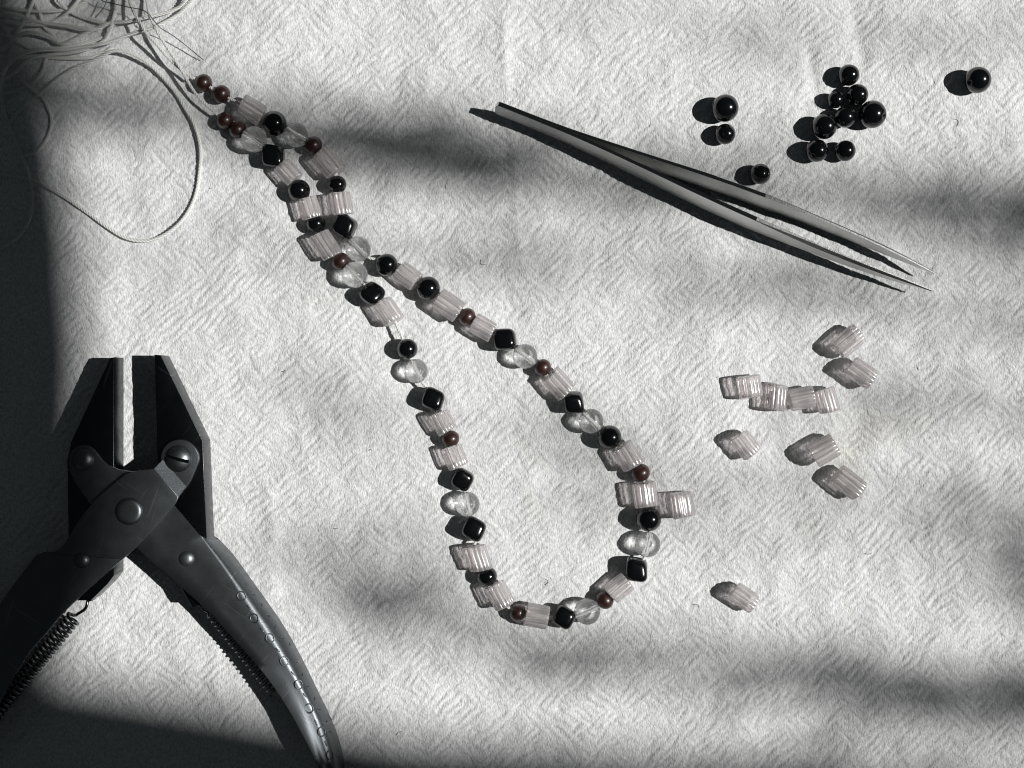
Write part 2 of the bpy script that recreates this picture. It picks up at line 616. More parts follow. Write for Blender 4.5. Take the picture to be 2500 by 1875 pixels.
# shade strokes: photo polyline, half width px, optical depth at each point
STROKES = [
    ([(-200, 80), (100, 200), (250, 255), (420, 275), (600, 310), (800, 335), (1000, 350), (1200, 385), (1400, 420), (1600, 440)], 75,
     [2.0, 1.6, 1.0, 0.8, 1.0, 1.8, 2.2, 2.0, 1.1, 0.6]),
    ([(1600, 440), (1900, 455), (2100, 485), (2300, 515), (2500, 535), (2800, 560)], 82, [0.6, 0.5, 0.8, 1.2, 1.8, 2.1]),
    ([(-100, 40), (100, 50), (250, 40), (380, 30)], 120, [1.5, 1.1, 0.8, 0.3]),
    ([(740, 1385), (900, 1440), (1080, 1490)], 95, [0.6, 0.95, 0.5]),
    ([(1080, 1500), (1300, 1590), (1560, 1620), (1780, 1645), (2000, 1670), (2250, 1695), (2420, 1705), (2750, 1720)], 78, [0.4, 0.7, 0.75, 0.65, 0.8, 1.2, 1.7, 2.0]),
    ([(1350, 640), (1800, 690), (2200, 720), (2600, 770)], 85, [0.25, 0.4, 0.4, 0.55]),
    ([(560, 560), (900, 610), (1250, 650)], 65, [0.25, 0.3, 0.25]),
    ([(650, 960), (1000, 1000), (1400, 1030)], 70, [0.15, 0.22, 0.15]),
    ([(1000, 1250), (1250, 1290), (1500, 1330)], 60, [0.1, 0.2, 0.15]),
    ([(1900, 950), (2200, 985), (2600, 1010)], 60, [0.15, 0.3, 0.4]),
    ([(2100, 1120), (2300, 1250), (2600, 1330)], 150, [0.2, 0.3, 0.45]),
    ([(2440, 1350), (2600, 1450)], 90, [0.4, 0.7]),
    ([(1450, 1180), (1750, 1220), (2000, 1200)], 110, [0.15, 0.25, 0.2]),
    ([(1750, 1890), (2000, 1890), (2600, 1900)], 70, [1.0, 0.7, 0.6]),
    ([(300, 560), (420, 700)], 110, [0.15, 0.1]),
    ([(1300, 60), (1800, 90), (2500, 120)], 70, [0.05, 0.12, 0.2]),
]
def tau(PX, PY):
    t = np.zeros_like(PX)
    for pts, hw, ts in STROKES:
        best = np.full(PX.shape, 1e9); val = np.zeros_like(PX)
        for k in range(len(pts) - 1):
            (x0, y0), (x1, y1) = pts[k], pts[k + 1]
            dx, dy = x1 - x0, y1 - y0
            s = np.clip(((PX - x0) * dx + (PY - y0) * dy) / (dx * dx + dy * dy), 0, 1)
            d = np.hypot(PX - x0 - s * dx, PY - y0 - s * dy)
            v = ts[k] * (1 - s) + ts[k + 1] * s
            val = np.where(d < best, v, val); best = np.minimum(best, d)
        t += 1.5 * val * np.exp(-(best / hw) ** 2)
    return t
def occ_point(px, py, d):
    """point d metres up the sunbeam that lands on photo pixel (px, py)"""
    p = U(px, py, 0.0)
    return p + SL * d

def build_shade_leaves():  # leaflets added out of view, spread to give the wanted shade bands
    r = np.random.default_rng(23)
    A_leaf = 11.0                                     # mm^2 of one leaflet seen along the sunbeam
    x0, x1, y0, y1 = -200, 2700, -150, 1990
    area_px = (x1 - x0) * (y1 - y0)
    mmpx2 = (H_CAM / F_PX / MM) ** 2 * math.sin(ELEV)
    tmax = 3.2
    n = int(area_px * mmpx2 * tmax / A_leaf)
    nx_ = int(math.sqrt(n * (x1 - x0) / (y1 - y0))); ny_ = int(n / nx_)
    gx, gy = np.meshgrid(np.arange(nx_), np.arange(ny_)); n = gx.size
    PX = x0 + (gx.ravel() + r.uniform(0, 1, n)) * (x1 - x0) / nx_
    PY = y0 + (gy.ravel() + r.uniform(0, 1, n)) * (y1 - y0) / ny_
    keep = r.uniform(0, tmax, n) < tau(PX, PY)
    PX, PY = PX[keep], PY[keep]
    Vs, Fs = [], []
    e1 = np.array([0.0, 1.0, 0.0]); e2 = np.array([-math.sin(ELEV), 0, math.cos(ELEV)]); e3 = np.array(SL)
    for px, py in zip(PX, PY):
        d = D_OCC + r.uniform(0.03, 0.25) * M1
        c = np.array(occ_point(px, py, d))
        a = math.pi / 2 + r.normal(0.10, 0.14)            # long and narrow, so the shade comes out streaked
        ln = r.uniform(4.0, 6.5) * MM; wd = r.uniform(0.6, 0.9) * MM
        u = math.cos(a) * e1 + math.sin(a) * e2 + r.normal(0, 0.25) * e3
        w = -math.sin(a) * e1 + math.cos(a) * e2 + r.normal(0, 0.25) * e3
        bnd = e3 * ln * 0.12
        o = len(Vs)
        Vs += [c - u * ln, c - u * ln * .3 + w * wd + bnd, c - u * ln * .3 - w * wd + bnd,
               c + u * ln * .45 + w * wd * .75 + bnd, c + u * ln * .45 - w * wd * .75 + bnd, c + u * ln, c]
        Fs += [(o, o + 1, o + 6), (o, o + 6, o + 2), (o + 1, o + 3, o + 6), (o + 6, o + 4, o + 2), (o + 3, o + 5, o + 6), (o + 6, o + 5, o + 4)]
    m = mesh_from(Vs, Fs, 'shade_leaves')
    o = link('shade_leaves', m, MAT['shade_leaf'])
    o['kind'] = 'stuff'
    o['label'] = 'unseen leaflets added to break up the sunlight'
    return o

def slab(pts, thick_vec):
    """closed prism from a planar polygon of Vectors"""
    n = len(pts)
    V = [Vector(p) for p in pts] + [Vector(p) + thick_vec for p in pts]
    F = [tuple(range(n - 1, -1, -1)), tuple(range(n, 2 * n))]
    F += [(i, (i + 1) % n, n + (i + 1) % n, n + i) for i in range(n)]
    return fix_normals(mesh_from(V, F))

def build_shade_panels():  # flat panels added out of view, only to cast the outer shade
    X0 = D_OCC * math.cos(ELEV)
    def W(px, py, X=None):
        p = U(px, py, 0); X = X or X0
        return Vector((X, p.y, (X - p.x) * math.tan(ELEV)))
    th = SL * 0.02 * M1
    root = empty('shade_panels', (X0, 0, 0)); root['kind'] = 'structure'
    inv = Matrix.Translation((-X0, 0, 0))
    # added panel, outlined to shade the left of the table
    head = slab([W(40, -900), W(90, 100), W(165, 330), W(205, 600), W(222, 900), W(210, 1300), W(150, 1520), W(130, 2400), W(-2600, 2400), W(-2600, -900)], th)
    # second added panel, further off, outlined to shade the bottom
    XS = X0 * 1.5
    V_ = lambda a, b: W(a, b, XS)
    side = slab([V_(-600, 1560), V_(130, 1635), V_(330, 1672), V_(580, 1718), V_(840, 1768), V_(1080, 1806), V_(1400, 1822), V_(1650, 1848), V_(1900, 1900), V_(2200, 1930), V_(3300, 1990), V_(3300, 2900), V_(-600, 2900)], th)
    for nm, m in (('left_shade_panel', head), ('bottom_shade_panel', side)):
        m.transform(inv)
        link(nm, m, MAT['shade_panel'], root, smooth=False)
    return root
build_shade_panels()
build_shade_leaves()

# ------------------------------------------------------------------ bead shapes (unit radius, hole along X)
def sphere_hole(hole=0.17, seg=40, rows=22, flat=1.0, chamfer=0.03):
    a0 = math.asin(hole + chamfer)
    prof = []
    for i in range(rows + 1):
        a = a0 + (math.pi - 2 * a0) * i / rows
        prof.append((math.sin(a), -math.cos(a) * flat))
    xe = math.cos(a0) * flat
    prof += [(hole, xe - chamfer * 0.4)]
    prof += [(hole, xe * (0.5 - 0.25 * k)) for k in range(0, 5)]
    prof += [(hole, -xe + chamfer * 0.4)]
    vs, fs = lathe(prof, seg, closed=True)
    return fix_normals(mesh_from(vs, fs))

def sphere_solid(seg=64, rows=40):
    prof = [(0, 1.0)] + [(math.sin(math.pi * i / rows), math.cos(math.pi * i / rows)) for i in range(1, rows)] + [(0, -1.0)]
    v, f = lathe_z(prof, seg)
    v = [(z, x, y) for x, y, z in v]
    return fix_normals(mesh_from(v, f))

def drill_tube(r=0.165, half=0.98, seg=20):
    prof = [(1e-4, half), (r * 0.8, half), (r, half - 0.02)] + [(r, half * q) for q in (0.5, 0, -0.5)] + [(r, -half + 0.02), (r * 0.8, -half), (1e-4, -half)]
    v, f = lathe(prof, seg)
    return fix_normals(mesh_from(v, f))

def fluted(ribs=13, hole=0.2, slant0=0.0, slant1=0.0, depth=0.11, seed=0, per=8, bulge=0.02):
    """ribbed cane bead: unit radius, length 2 along X (scaled later)"""
    rr = np.random.default_rng(seed)
    seg = ribs * per
    vs, fs = [], []
    ph = rr.uniform(0, 2 * math.pi)
    ribw = 1 + rr.normal(0, 0.018, ribs)
    def ro(k):
        a = 2 * math.pi * k / seg
        u = (k % per) / per
        lobe = math.sqrt(max(0.0, 1 - (2 * u - 1) ** 2 * 0.96)) if True else 0
        return (1 - depth + depth * lobe) * ribw[k // per]
    ends = [(-1.0, 0.0)]
    xs = [(-0.985, 0.90), (-0.965, 0.955), (-0.90, 1.0 - bulge * 0.4), (-0.5, 1.0), (0.0, 1.0 + bulge * 0.3), (0.5, 1.0), (0.90, 1.0 - bulge * 0.4), (0.965, 0.955), (0.985, 0.90)]
    rings = []
    def xpos(x, y, z, r):
        s = slant0 if x < 0 else slant1
        w = min(1.0, abs(x)) ** 2
        return x + w * s * (y * math.cos(ph) + z * math.sin(ph))
    def ring(x, rf, smooth=False):
        idx = []
        for k in range(seg):
            a = 2 * math.pi * k / seg
            r = (hole * 1.0 if smooth else ro(k)) * rf
            y, z = r * math.cos(a), r * math.sin(a)
            idx.append(len(vs)); vs.append((xpos(x, y, z, r), y, z))
        rings.append(idx)
    ring(-1.0, 0.80)
    for x, f in xs: ring(x, f)
    ring(1.0, 0.80)
    n = len(rings)
    for i in range(n - 1):
        A, B = rings[i], rings[i + 1]
        for k in range(seg):
            l = (k + 1) % seg
            fs.append((A[k], A[l], B[l], B[k]))
    for ring_, x in ((rings[0], -1.0), (rings[-1], 1.0)):
        c = len(vs); vs.append((x, 0, 0))
        for k in range(seg):
            fs.append((c, ring_[k], ring_[(k + 1) % seg]))
    return fix_normals(mesh_from(vs, fs))

def rounded_cube(p=3.4, seg=36, rows=24, warp=0.0, seed=0):
    rr = np.random.default_rng(seed)
    vs, fs = [], []
    rows_i = []
    w = rr.normal(0, warp, 6)
    for i in range(rows + 1):
        a = math.pi * i / rows
        ring = []
        for k in range(seg if 0 < i < rows else 1):
            b = 2 * math.pi * k / seg
            d = np.array([math.cos(a), math.sin(a) * math.cos(b), math.sin(a) * math.sin(b)])
            s = (abs(d) ** p).sum() ** (-1.0 / p)
            v = d * s
            v = v * (1 + w[0] * v[1] * v[0] + w[1] * v[0] * v[2] + w[2] * v[1] * v[2] + w[3] * v[0] ** 2)
            ring.append(len(vs)); vs.append(tuple(v))
        rows_i.append(ring)
    for A, B in zip(rows_i[:-1], rows_i[1:]):
        for k in range(seg):
            l = (k + 1) % seg
            if len(A) == 1: fs.append((A[0], B[k], B[l]))
            elif len(B) == 1: fs.append((A[k], A[l], B[0]))
            else: fs.append((A[k], A[l], B[l], B[k]))
    return fix_normals(mesh_from(vs, fs))

def prep(m, mat, sharp=None):
    m.materials.append(mat)
    m.polygons.foreach_set('use_smooth', [True] * len(m.polygons))
    if sharp: m.set_sharp_from_angle(angle=math.radians(sharp))
    return m
ME_ONYX = prep(sphere_hole(0.17, flat=0.985, chamfer=0.05), MAT['onyx'], 40)
ME_ONYX.materials.append(MAT['bore'])
for p_ in ME_ONYX.polygons:                              # the bore is ground, not polished
    if max(math.hypot(ME_ONYX.vertices[v_].co.y, ME_ONYX.vertices[v_].co.z) for v_ in p_.vertices) < 0.205:
        p_.material_index = 1
ME_WOOD = prep(sphere_hole(0.26, flat=0.93, chamfer=0.07), MAT['wood'], 50)
ME_QUARTZ = prep(sphere_solid(), MAT['quartz'])
ME_TUBE = prep(drill_tube(), MAT['hole'], 40)
ME_PINK = [prep(fluted(13, 0.22, 0.00, 0.05, seed=1), MAT['pink'], 55),
           prep(fluted(12, 0.22, 0.10, -0.06, seed=2), MAT['pink'], 55),
           prep(fluted(14, 0.22, -0.06, 0.10, seed=3), MAT['pink'], 55),
           prep(fluted(13, 0.22, 0.14, 0.12, seed=4), MAT['pink'], 55)]
ME_CUBE = [prep(rounded_cube(3.5, warp=0.05, seed=5), MAT['onyx']),
           prep(rounded_cube(3.0, warp=0.07, seed=6), MAT['onyx']),
           prep(rounded_cube(4.0, warp=0.06, seed=8), MAT['onyx'])]

def place(name, mesh, px, py, rx, ry, ang_deg, parent=None, tilt=0.0, roll=0.0, rz=None, lift=0.0):
    """bead seen centred at photo pixel, half length rx and radius ry in metres, axis angle in the picture (clockwise, degrees)"""
    rz = rz or ry
    z = rz
    for _ in range(2):
        p = U(px, py, z)
        z = gz(p.x, p.y) + rz - 0.03 * MM + lift
    p = U(px, py, z)
    o = bpy.data.objects.new(name, mesh)
    COL.objects.link(o)
    if parent is not None: o.parent = parent
    o.rotation_mode = 'XYZ'
    M = Matrix.Translation(p) @ Matrix.Rotation(-math.radians(ang_deg), 4, 'Z') @ Matrix.Rotation(-math.radians(tilt), 4, 'Y') @ Matrix.Rotation(math.radians(roll), 4, 'X') @ Matrix.Diagonal((rx, ry, rz, 1))
    o.matrix_world = M
    if 'quartz' in mesh.materials[0].name or 'pink' in mesh.materials[0].name:
        t = bpy.data.objects.new('drill_hole', ME_TUBE)
        COL.objects.link(t); t.parent = o
        k = 0.55 * MM
        t.matrix_local = Matrix.Diagonal((1, k / (0.165 * ry), k / (0.165 * rz), 1))
    return o

PXM = H_CAM / F_PX                 # metres per photo pixel on the table
# ------------------------------------------------------------------ the necklace
R2 = zoom(400, 130, 3.687); R3 = zoom(650, 450, 3.687); R4 = zoom(900, 800, 3.6875)
R5 = zoom(1050, 1150, 3.687); R6 = zoom(1150, 720, 3.0167)
S2, S3, S4, S5, S6 = 3.687, 3.687, 3.6875, 3.687, 3.0167
# kind, zoom view, scale, centre, size (radius or (len, dia)), picture angle of the axis
BEADS = [
    ('W', R2, S2, (357, 268), 82, None), ('W', R2, S2, (520, 368), 83, None), ('P', R2, S2, (793, 513), (228, 200), 31),
    ('B', R2, S2, (993, 633), 115, None), ('C', R2, S2, (1190, 735), 112, None), ('W', R2, S2, (1345, 830), 85, None),
    ('P', R2, S2, (1482, 985), (245, 212), 50), ('B', R2, S2, (1562, 1182), 82, None), ('P', R2, S2, (1595, 1352), (208, 192), 80),
    ('K', R2, S2, (1632, 1557), 100, 29), ('C', R3, S3, (828, 582), 115, None), ('B', R3, S3, (1085, 725), 102, None),
    ('P', R3, S3, (1275, 827), (200, 190), 37), ('B', R3, S3, (1457, 937), 110, None), ('P', R3, S3, (1640, 1090), (240, 212), 34),
    ('W', R3, S3, (1808, 1193), 82, None), ('P', R3, S3, (1950, 1290), (208, 188), 31), ('K', R6, S6, (250, 330), 84, -6),
    ('C', R6, S6, (398, 452), 92, None), ('W', R6, S6, (527, 535), 66, None), ('P', R6, S6, (645, 652), (190, 170), 48),
    ('K', R6, S6, (757, 790), 76, -4), ('C', R6, S6, (885, 930), 92, None), ('B', R6, S6, (1020, 1048), 90, None),
    ('P', R6, S6, (1155, 1190), (186, 172), 58), ('W', R6, S6, (1248, 1310), 72, None), ('P', R6, S6, (1283, 1472), (188, 180), 82),
    ('B', R5, S5, (1967, 432), 115, None), ('C', R5, S5, (1958, 660), 117, None), ('K', R5, S5, (1858, 884), 104, 5),
    ('P', R5, S5, (1703, 1050), (210, 198), 140), ('W', R5, S5, (1572, 1160), 85, None), ('C', R5, S5, (1415, 1265), 118, None),
    ('K', R5, S5, (1207, 1315), 96, 30), ('P', R5, S5, (963, 1303), (210, 214), 191), ('W', R5, S5, (790, 1275), 80, None),
    ('P', R5, S5, (628, 1118), (222, 202), 242), ('B', R5, S5, (513, 947), 92, None), ('P', R5, S5, (432, 782), (230, 212), 252),
    ('K', R5, S5, (395, 522), 102, 27), ('C', R5, S5, (335, 298), 113, None), ('K', R4, S4, (845, 1365), 95, 30),
    ('P', R4, S4, (775, 1162), (198, 195), 248), ('W', R4, S4, (737, 1000), 82, None), ('P', R4, S4, (667, 852), (196, 188), 242),
    ('K', R4, S4, (580, 648), 100, 22), ('C', R4, S4, (428, 390), 110, None), ('B', R4, S4, (348, 192), 95, None),
    ('P', R3, S3, (1098, 1146), (222, 202), 235), ('K', R3, S3, (952, 982), 106, 40), ('C', R3, S3, (797, 815), 117, None),
    ('W', R3, S3, (670, 695), 85, None), ('P', R3, S3, (538, 546), (252, 198), 237), ('B', R3, S3, (447, 355), 86, None),
    ('P', R3, S3, (388, 212), (196, 188), 252), ('B', R2, S2, (1217, 1236), 102, None), ('P', R2, S2, (1122, 1076), (192, 184), 228),
    ('K', R2, S2, (987, 924), 102, 3), ('C', R2, S2, (812, 775), 118, None), ('W', R2, S2, (665, 690), 82, None), ('W', R2, S2, (552, 605), 80, None),
]
NAMES = {'W': 'wooden_bead', 'P': 'ribbed_glass_bead', 'B': 'round_black_bead', 'C': 'clear_round_bead', 'K': 'black_cube_bead'}
def build_necklace():
    cpx = [z(*c) for k, z, s, c, sz, a in BEADS]
    n = len(BEADS)
    c0 = U(*cpx[0], 0.0)
    root = empty('bead_necklace', (0, 0, 0))
    tag(root, 'unfinished necklace of black, clear, wooden and ribbed pink beads strung in a long loop', 'necklace')
    pts = []
    squeeze = []
    rr = random.Random(3)
    for i, (k, zf, s, c, sz, a) in enumerate(BEADS):
        px, py = cpx[i]
        q0 = cpx[max(0, i - 1)]; q1 = cpx[min(n - 1, i + 1)]
        run = math.degrees(math.atan2(q1[1] - q0[1], q1[0] - q0[0]))
        roll = rr.uniform(0, 360)
        if k == 'P':
            ln, dia = sz
            hl = ln / s / 2 * PXM * 0.985; rad = dia / s / 2 * PXM * 0.985
            o = place(NAMES[k], rr.choice(ME_PINK), px, py, hl, rad, a, root, roll=roll)
            ax = a
        elif k == 'K':
            rad = sz / s * PXM * 0.96
            o = place(NAMES[k], rr.choice(ME_CUBE), px, py, rad, rad, a, root, tilt=rr.uniform(-8, 8), roll=rr.uniform(-14, 14), rz=rad * 0.95)
            ax = run; hl = rad
        else:
            rad = sz / s * PXM * 0.985
            me = {'W': ME_WOOD, 'B': ME_ONYX, 'C': ME_QUARTZ}[k]
            o = place(NAMES[k], me, px, py, rad, rad, run, root, roll=roll)
            ax = run; hl = rad
        ce = o.matrix_world.translation
        if k == 'C': squeeze.append((tuple(ce), hl * 0.97, 0.7))
        d = Vector((math.cos(math.radians(ax)), -math.sin(math.radians(ax)), 0))
        # orient along the running direction
        rd = Vector((math.cos(math.radians(run)), -math.sin(math.radians(run)), 0))
        if d.dot(rd) < 0: d = -d
        pts += [ce - d * hl * 0.82, ce + d * hl * 0.82]
    zf = zoom(0, 0, 2.553)
    def lead(ps):
        return [U(*zf(x, y), z * MM) for x, y, z in ps]
    n1 = lead([(800, -40, 2.0), (815, 30, 3.0), (845, 95, 4.2), (880, 150, 5.0), (915, 210, 5.2), (975, 275, 4.8), (1035, 345, 4.2), (1095, 405, 3.6), (1150, 450, 3.2), (1200, 487, 3.0)])
    n2 = lead([(905, -40, 1.6), (918, 20, 2.2), (932, 85, 3.2), (962, 160, 4.2), (1003, 235, 4.8), (1055, 315, 4.8), (1112, 405, 4.4), (1160, 488, 3.9), (1205, 562, 3.5), (1262, 632, 3.1), (1338, 700, 2.8)])
    path = n1 + pts + list(reversed(n2))
    V, F = cord(path, 0.42 * MM, 2.3 * MM, 3, step=0.2 * MM, squeeze=squeeze)
    link('thread', np_mesh(V, F, 'thread'), MAT['thread'], root, smooth=False)
build_necklace()

# ------------------------------------------------------------------ tangle of spare thread, top left
def build_tangle():
    zf = zoom(0, 0, 2.553)
    P = [
        # (points in zoomed view, z start, z mid, z end in mm)
        ([(60, 770), (120, 690), (190, 630), (262, 572), (330, 512), (400, 462), (480, 415), (560, 385), (640, 348), (700, 318), (770, 320), (850, 348), (940, 408), (1022, 490), (1092, 572), (1152, 670), (1206, 762), (1240, 862), (1252, 965), (1243, 1085), (1224, 1200), (1188, 1292), (1130, 1378), (1050, 1448), (955, 1493), (860, 1500), (770, 1476), (670, 1416), (560, 1336), (460, 1266), (350, 1196), (240, 1142), (150, 1108), (60, 1094), (-80, 1080)],
         [0.7, 0.8, 1.0, 1.2, 1.4, 1.6, 2.0, 2.4, 2.8, 3.0, 2.6, 2.0, 1.4, 1.0, .8, .8, .8, .8, .7, .6, .6, .6, .6, .6, .6, .6, .6, .6, .6, .6, .6, 1.0, 1.0, .7, .7]),
        ([(-60, 60), (-10, 120), (40, 195), (75, 260), (62, 330), (58, 385), (100, 455), (142, 505), (190, 548), (250, 595), (298, 660), (322, 740), (310, 822), (270, 900), (218, 952), (150, 972)], 1.6),
        ([(225, -60), (210, 0), (172, 90), (122, 182), (70, 252), (38, 330), (62, 375), (35, 430), (12, 500), (8, 590), (22, 685), (62, 792), (112, 902), (160, 1022), (190, 1122), (202, 1222), (190, 1342), (150, 1432), (80, 1502), (0, 1546), (-80, 1575)], 2.2),
        ([(300, 330), (285, 380), (268, 435), (220, 500), (150, 542), (80, 570), (20, 585), (-60, 595)], 1.2),
        ([(-60, 92), (0, 92), (100, 95), (220, 130), (330, 150), (430, 162), (540, 182), (610, 178), (690, 142), (800, 132), (920, 106), (1030, 80), (1110, 48), (1160, 0), (1180, -50)], 2.6),
        ([(-60, 128), (30, 135), (150, 152), (280, 150), (370, 115), (440, 60), (490, 0), (510, -50)], 1.9),
        ([(340, -50), (362, 0), (420, 60), (500, 102), (600, 132), (665, 146), (720, 150)], 1.3),
        ([(1250, -50), (1190, 10), (1120, 82), (1040, 132), (960, 170), (880, 192), (790, 222), (700, 258), (620, 276), (500, 295), (400, 308), (250, 312), (150, 332), (80, 370), (35, 425), (10, 470)], 3.3),
        ([(730, -50), (724, 0), (720, 60), (702, 140), (682, 200), (645, 255), (590, 285), (520, 312), (430, 330), (310, 342), (190, 368), (110, 432), (60, 470), (10, 500)], 2.0),
        ([(660, 146), (600, 178), (540, 205), (450, 250), (380, 272), (330, 242), (285, 215), (200, 200), (120, 215), (78, 252), (30, 300), (-40, 330)], 2.9),
        ([(700, 292), (650, 328), (560, 358), (400, 362), (280, 356), (180, 350), (80, 378), (0, 400), (-60, 405)], 1.0),
        ([(195, -50), (212, 0), (240, 60), (258, 112), (270, 160), (330, 220), (370, 270)], 0.8),
        ([(-60, 200), (20, 215), (110, 262), (200, 300), (330, 300), (470, 282), (560, 258), (640, 232)], 1.2),
        ([(620, -60), (560, -10), (470, 40), (370, 65), (250, 70), (120, 60), (-60, 30)], 1.0),
    ]
    root = empty('thread_tangle', U(120, 90, 0))
    tag(root, 'tangled heap of loose white twisted thread spilling from the top left corner', 'thread')
    inv = Matrix.Translation(-root.location)
    for k, (pts, z) in enumerate(P):
        n = len(pts)
        zs = z if isinstance(z, list) else [z + 0.5 * math.sin(1.7 * i + k) for i in range(n)]
        if not isinstance(z, list):
            for i, (x, y) in enumerate(pts):          # strands come down to the cloth away from the heap
                if y > 520: zs[i] = max(0.62, zs[i] * max(0.25, 1 - (y - 520) / 300))
        path = []
        for (x, y), zz in zip(pts, zs):
            p = U(*zf(x, y), zz * MM)
            p.z = max(p.z, float(height_at(p.x, p.y)) + 0.55 * MM)
            path.append(p)
        V, F = cord(path, 0.50 * MM, 2.7 * MM, 3, step=0.24 * MM)
        m = np_mesh(V, F, 'strand'); m.transform(inv)
        link('strand', m, MAT['thread'], root, smooth=False)
    # thin dark wire lying over the heap
    w = [(600, -30, 4.2), (640, 5, 4.4), (700, 20, 4.6), (800, 44, 5.2), (880, 60, 5.8), (925, 85, 6.0), (962, 132, 5.8), (1002, 175, 5.2), (1062, 212, 4.2), (1132, 262, 3.0), (1202, 320, 1.8), (1268, 374, 0.8)]
    path = [U(*zf(x, y), z * MM) for x, y, z in w]
    wire = empty('beading_wire', U(*zf(1002, 175), 0))
    V, F = cord(path, 0.155 * MM, 0.7 * MM, 2, step=0.12 * MM, sides=5)
    m = np_mesh(V, F, 'wire'); m.transform(Matrix.Translation(-wire.location))
    link('wire', m, MAT['wire'], wire, smooth=False)
    w2 = [(668, -20, 4.0), (655, 30, 4.3), (625, 75, 3.8), (590, 112, 3.2)]
    V, F = cord([U(*zf(x, y), z * MM) for x, y, z in w2], 0.13 * MM, 0.7 * MM, 2, step=0.12 * MM, sides=5)
    m = np_mesh(V, F, 'wire_end'); m.transform(Matrix.Translation(-wire.location))
    link('wire_end', m, MAT['wire'], wire, smooth=False)
    tag(wire, 'thin dark twisted wire lying across the white thread, its end free on the cloth', 'wire')
build_tangle()

# ------------------------------------------------------------------ loose beads
def build_loose():
    Z6 = zoom(1650, 120, 2.765); s6 = 2.765
    black = [  # centre, radius, hole angle in the picture, hole tilt up, label
        ((332, 398), 93, 200, 10, 'large black round bead touching a smaller bead with a pale hole, above the tweezers'),
        ((333, 573), 70, 131, 76, 'small black round bead with its pale drill hole facing up, below a larger bead'),
        ((570, 842), 70, 10, 55, 'small black round bead lying close against the upper edge of the tweezers'),
        ((1167, 175), 72, 142, 42, 'topmost black round bead of the cluster at upper right'),
        ((1226, 308), 73, 100, 20, 'black round bead just below the topmost bead of the cluster'),
        ((1080, 342), 58, 60, 15, 'smallest black round bead, on the left side of the cluster'),
        ((1327, 440), 94, 22, 40, 'largest black round bead at the right side of the cluster'),
        ((1143, 458), 73, 120, 30, 'black round bead in the middle of the cluster, left of the largest one'),
        ((1002, 522), 86, 155, 48, 'big black round bead at the left of the cluster, above the lowest pair'),
        ((952, 685), 77, 130, 40, 'left one of the lowest pair of black beads in the cluster'),
        ((1143, 686), 71, 200, 15, 'right one of the lowest pair of black beads in the cluster'),
        ((2038, 208), 89, 158, 30, 'lone black round bead near the top right corner'),
    ]
    for c, r, ang, tilt, lab in black:
        px, py = Z6(*c)
        rad = r / s6 * PXM * 0.985
        o = place('round_black_bead', ME_ONYX, px, py, rad, rad, ang, None, tilt=tilt)
        tag(o, lab, 'bead', 'loose black beads')
    Z7 = zoom(1700, 760, 3.318); Z8 = zoom(1500, 1150, 4.1475)
    pink = [
        (Z7, 3.318, (1230, 245), (232, 182), -40, 'topmost loose pink ribbed bead, its ribs slanting up to the right'),
        (Z7, 3.318, (1332, 498), (222, 178), 35, 'loose pink ribbed bead right below the topmost one'),
        (Z7, 3.318, (432, 612), (182, 200), 81, 'leftmost bead in the touching row of four pink ribbed beads'),
        (Z7, 3.318, (643, 692), (212, 188), 95, 'second bead from the left in the touching row of four pink beads'),
        (Z7, 3.318, (850, 706), (205, 178), 168, 'third bead of the touching row of four, its ribs nearly horizontal'),
        (Z7, 3.318, (1058, 722), (192, 178), 74, 'rightmost bead in the touching row of four pink ribbed beads'),
        (Z7, 3.318, (397, 1080), (188, 180), 52, 'lone pink ribbed bead below the left end of the row of four'),
        (Z7, 3.318, (1036, 1126), (212, 200), -30, 'upper of the two pink ribbed beads below the right end of the row'),
        (Z7, 3.318, (1230, 1388), (238, 188), 38, 'lower of the two pink ribbed beads below the right end of the row'),
        (Z8, 4.1475, (1308, 1280), (256, 214), 34, 'lowest loose pink ribbed bead, alone on the cloth at lower right'),
        (Z8, 4.1475, (690, 344), (258, 240), 81, 'pink ribbed bead lying loose beside the right side of the necklace'),
    ]
    rr = random.Random(12)
    for k, (zf, s, c, (ln, dia), ang, lab) in enumerate(pink):
        px, py = zf(*c)
        o = place('ribbed_glass_bead', ME_PINK[k % 4], px, py, ln / s / 2 * PXM * 0.985, dia / s / 2 * PXM * 0.985, ang, None, roll=rr.uniform(0, 360))
        tag(o, lab, 'bead', 'loose pink ribbed beads')
build_loose()

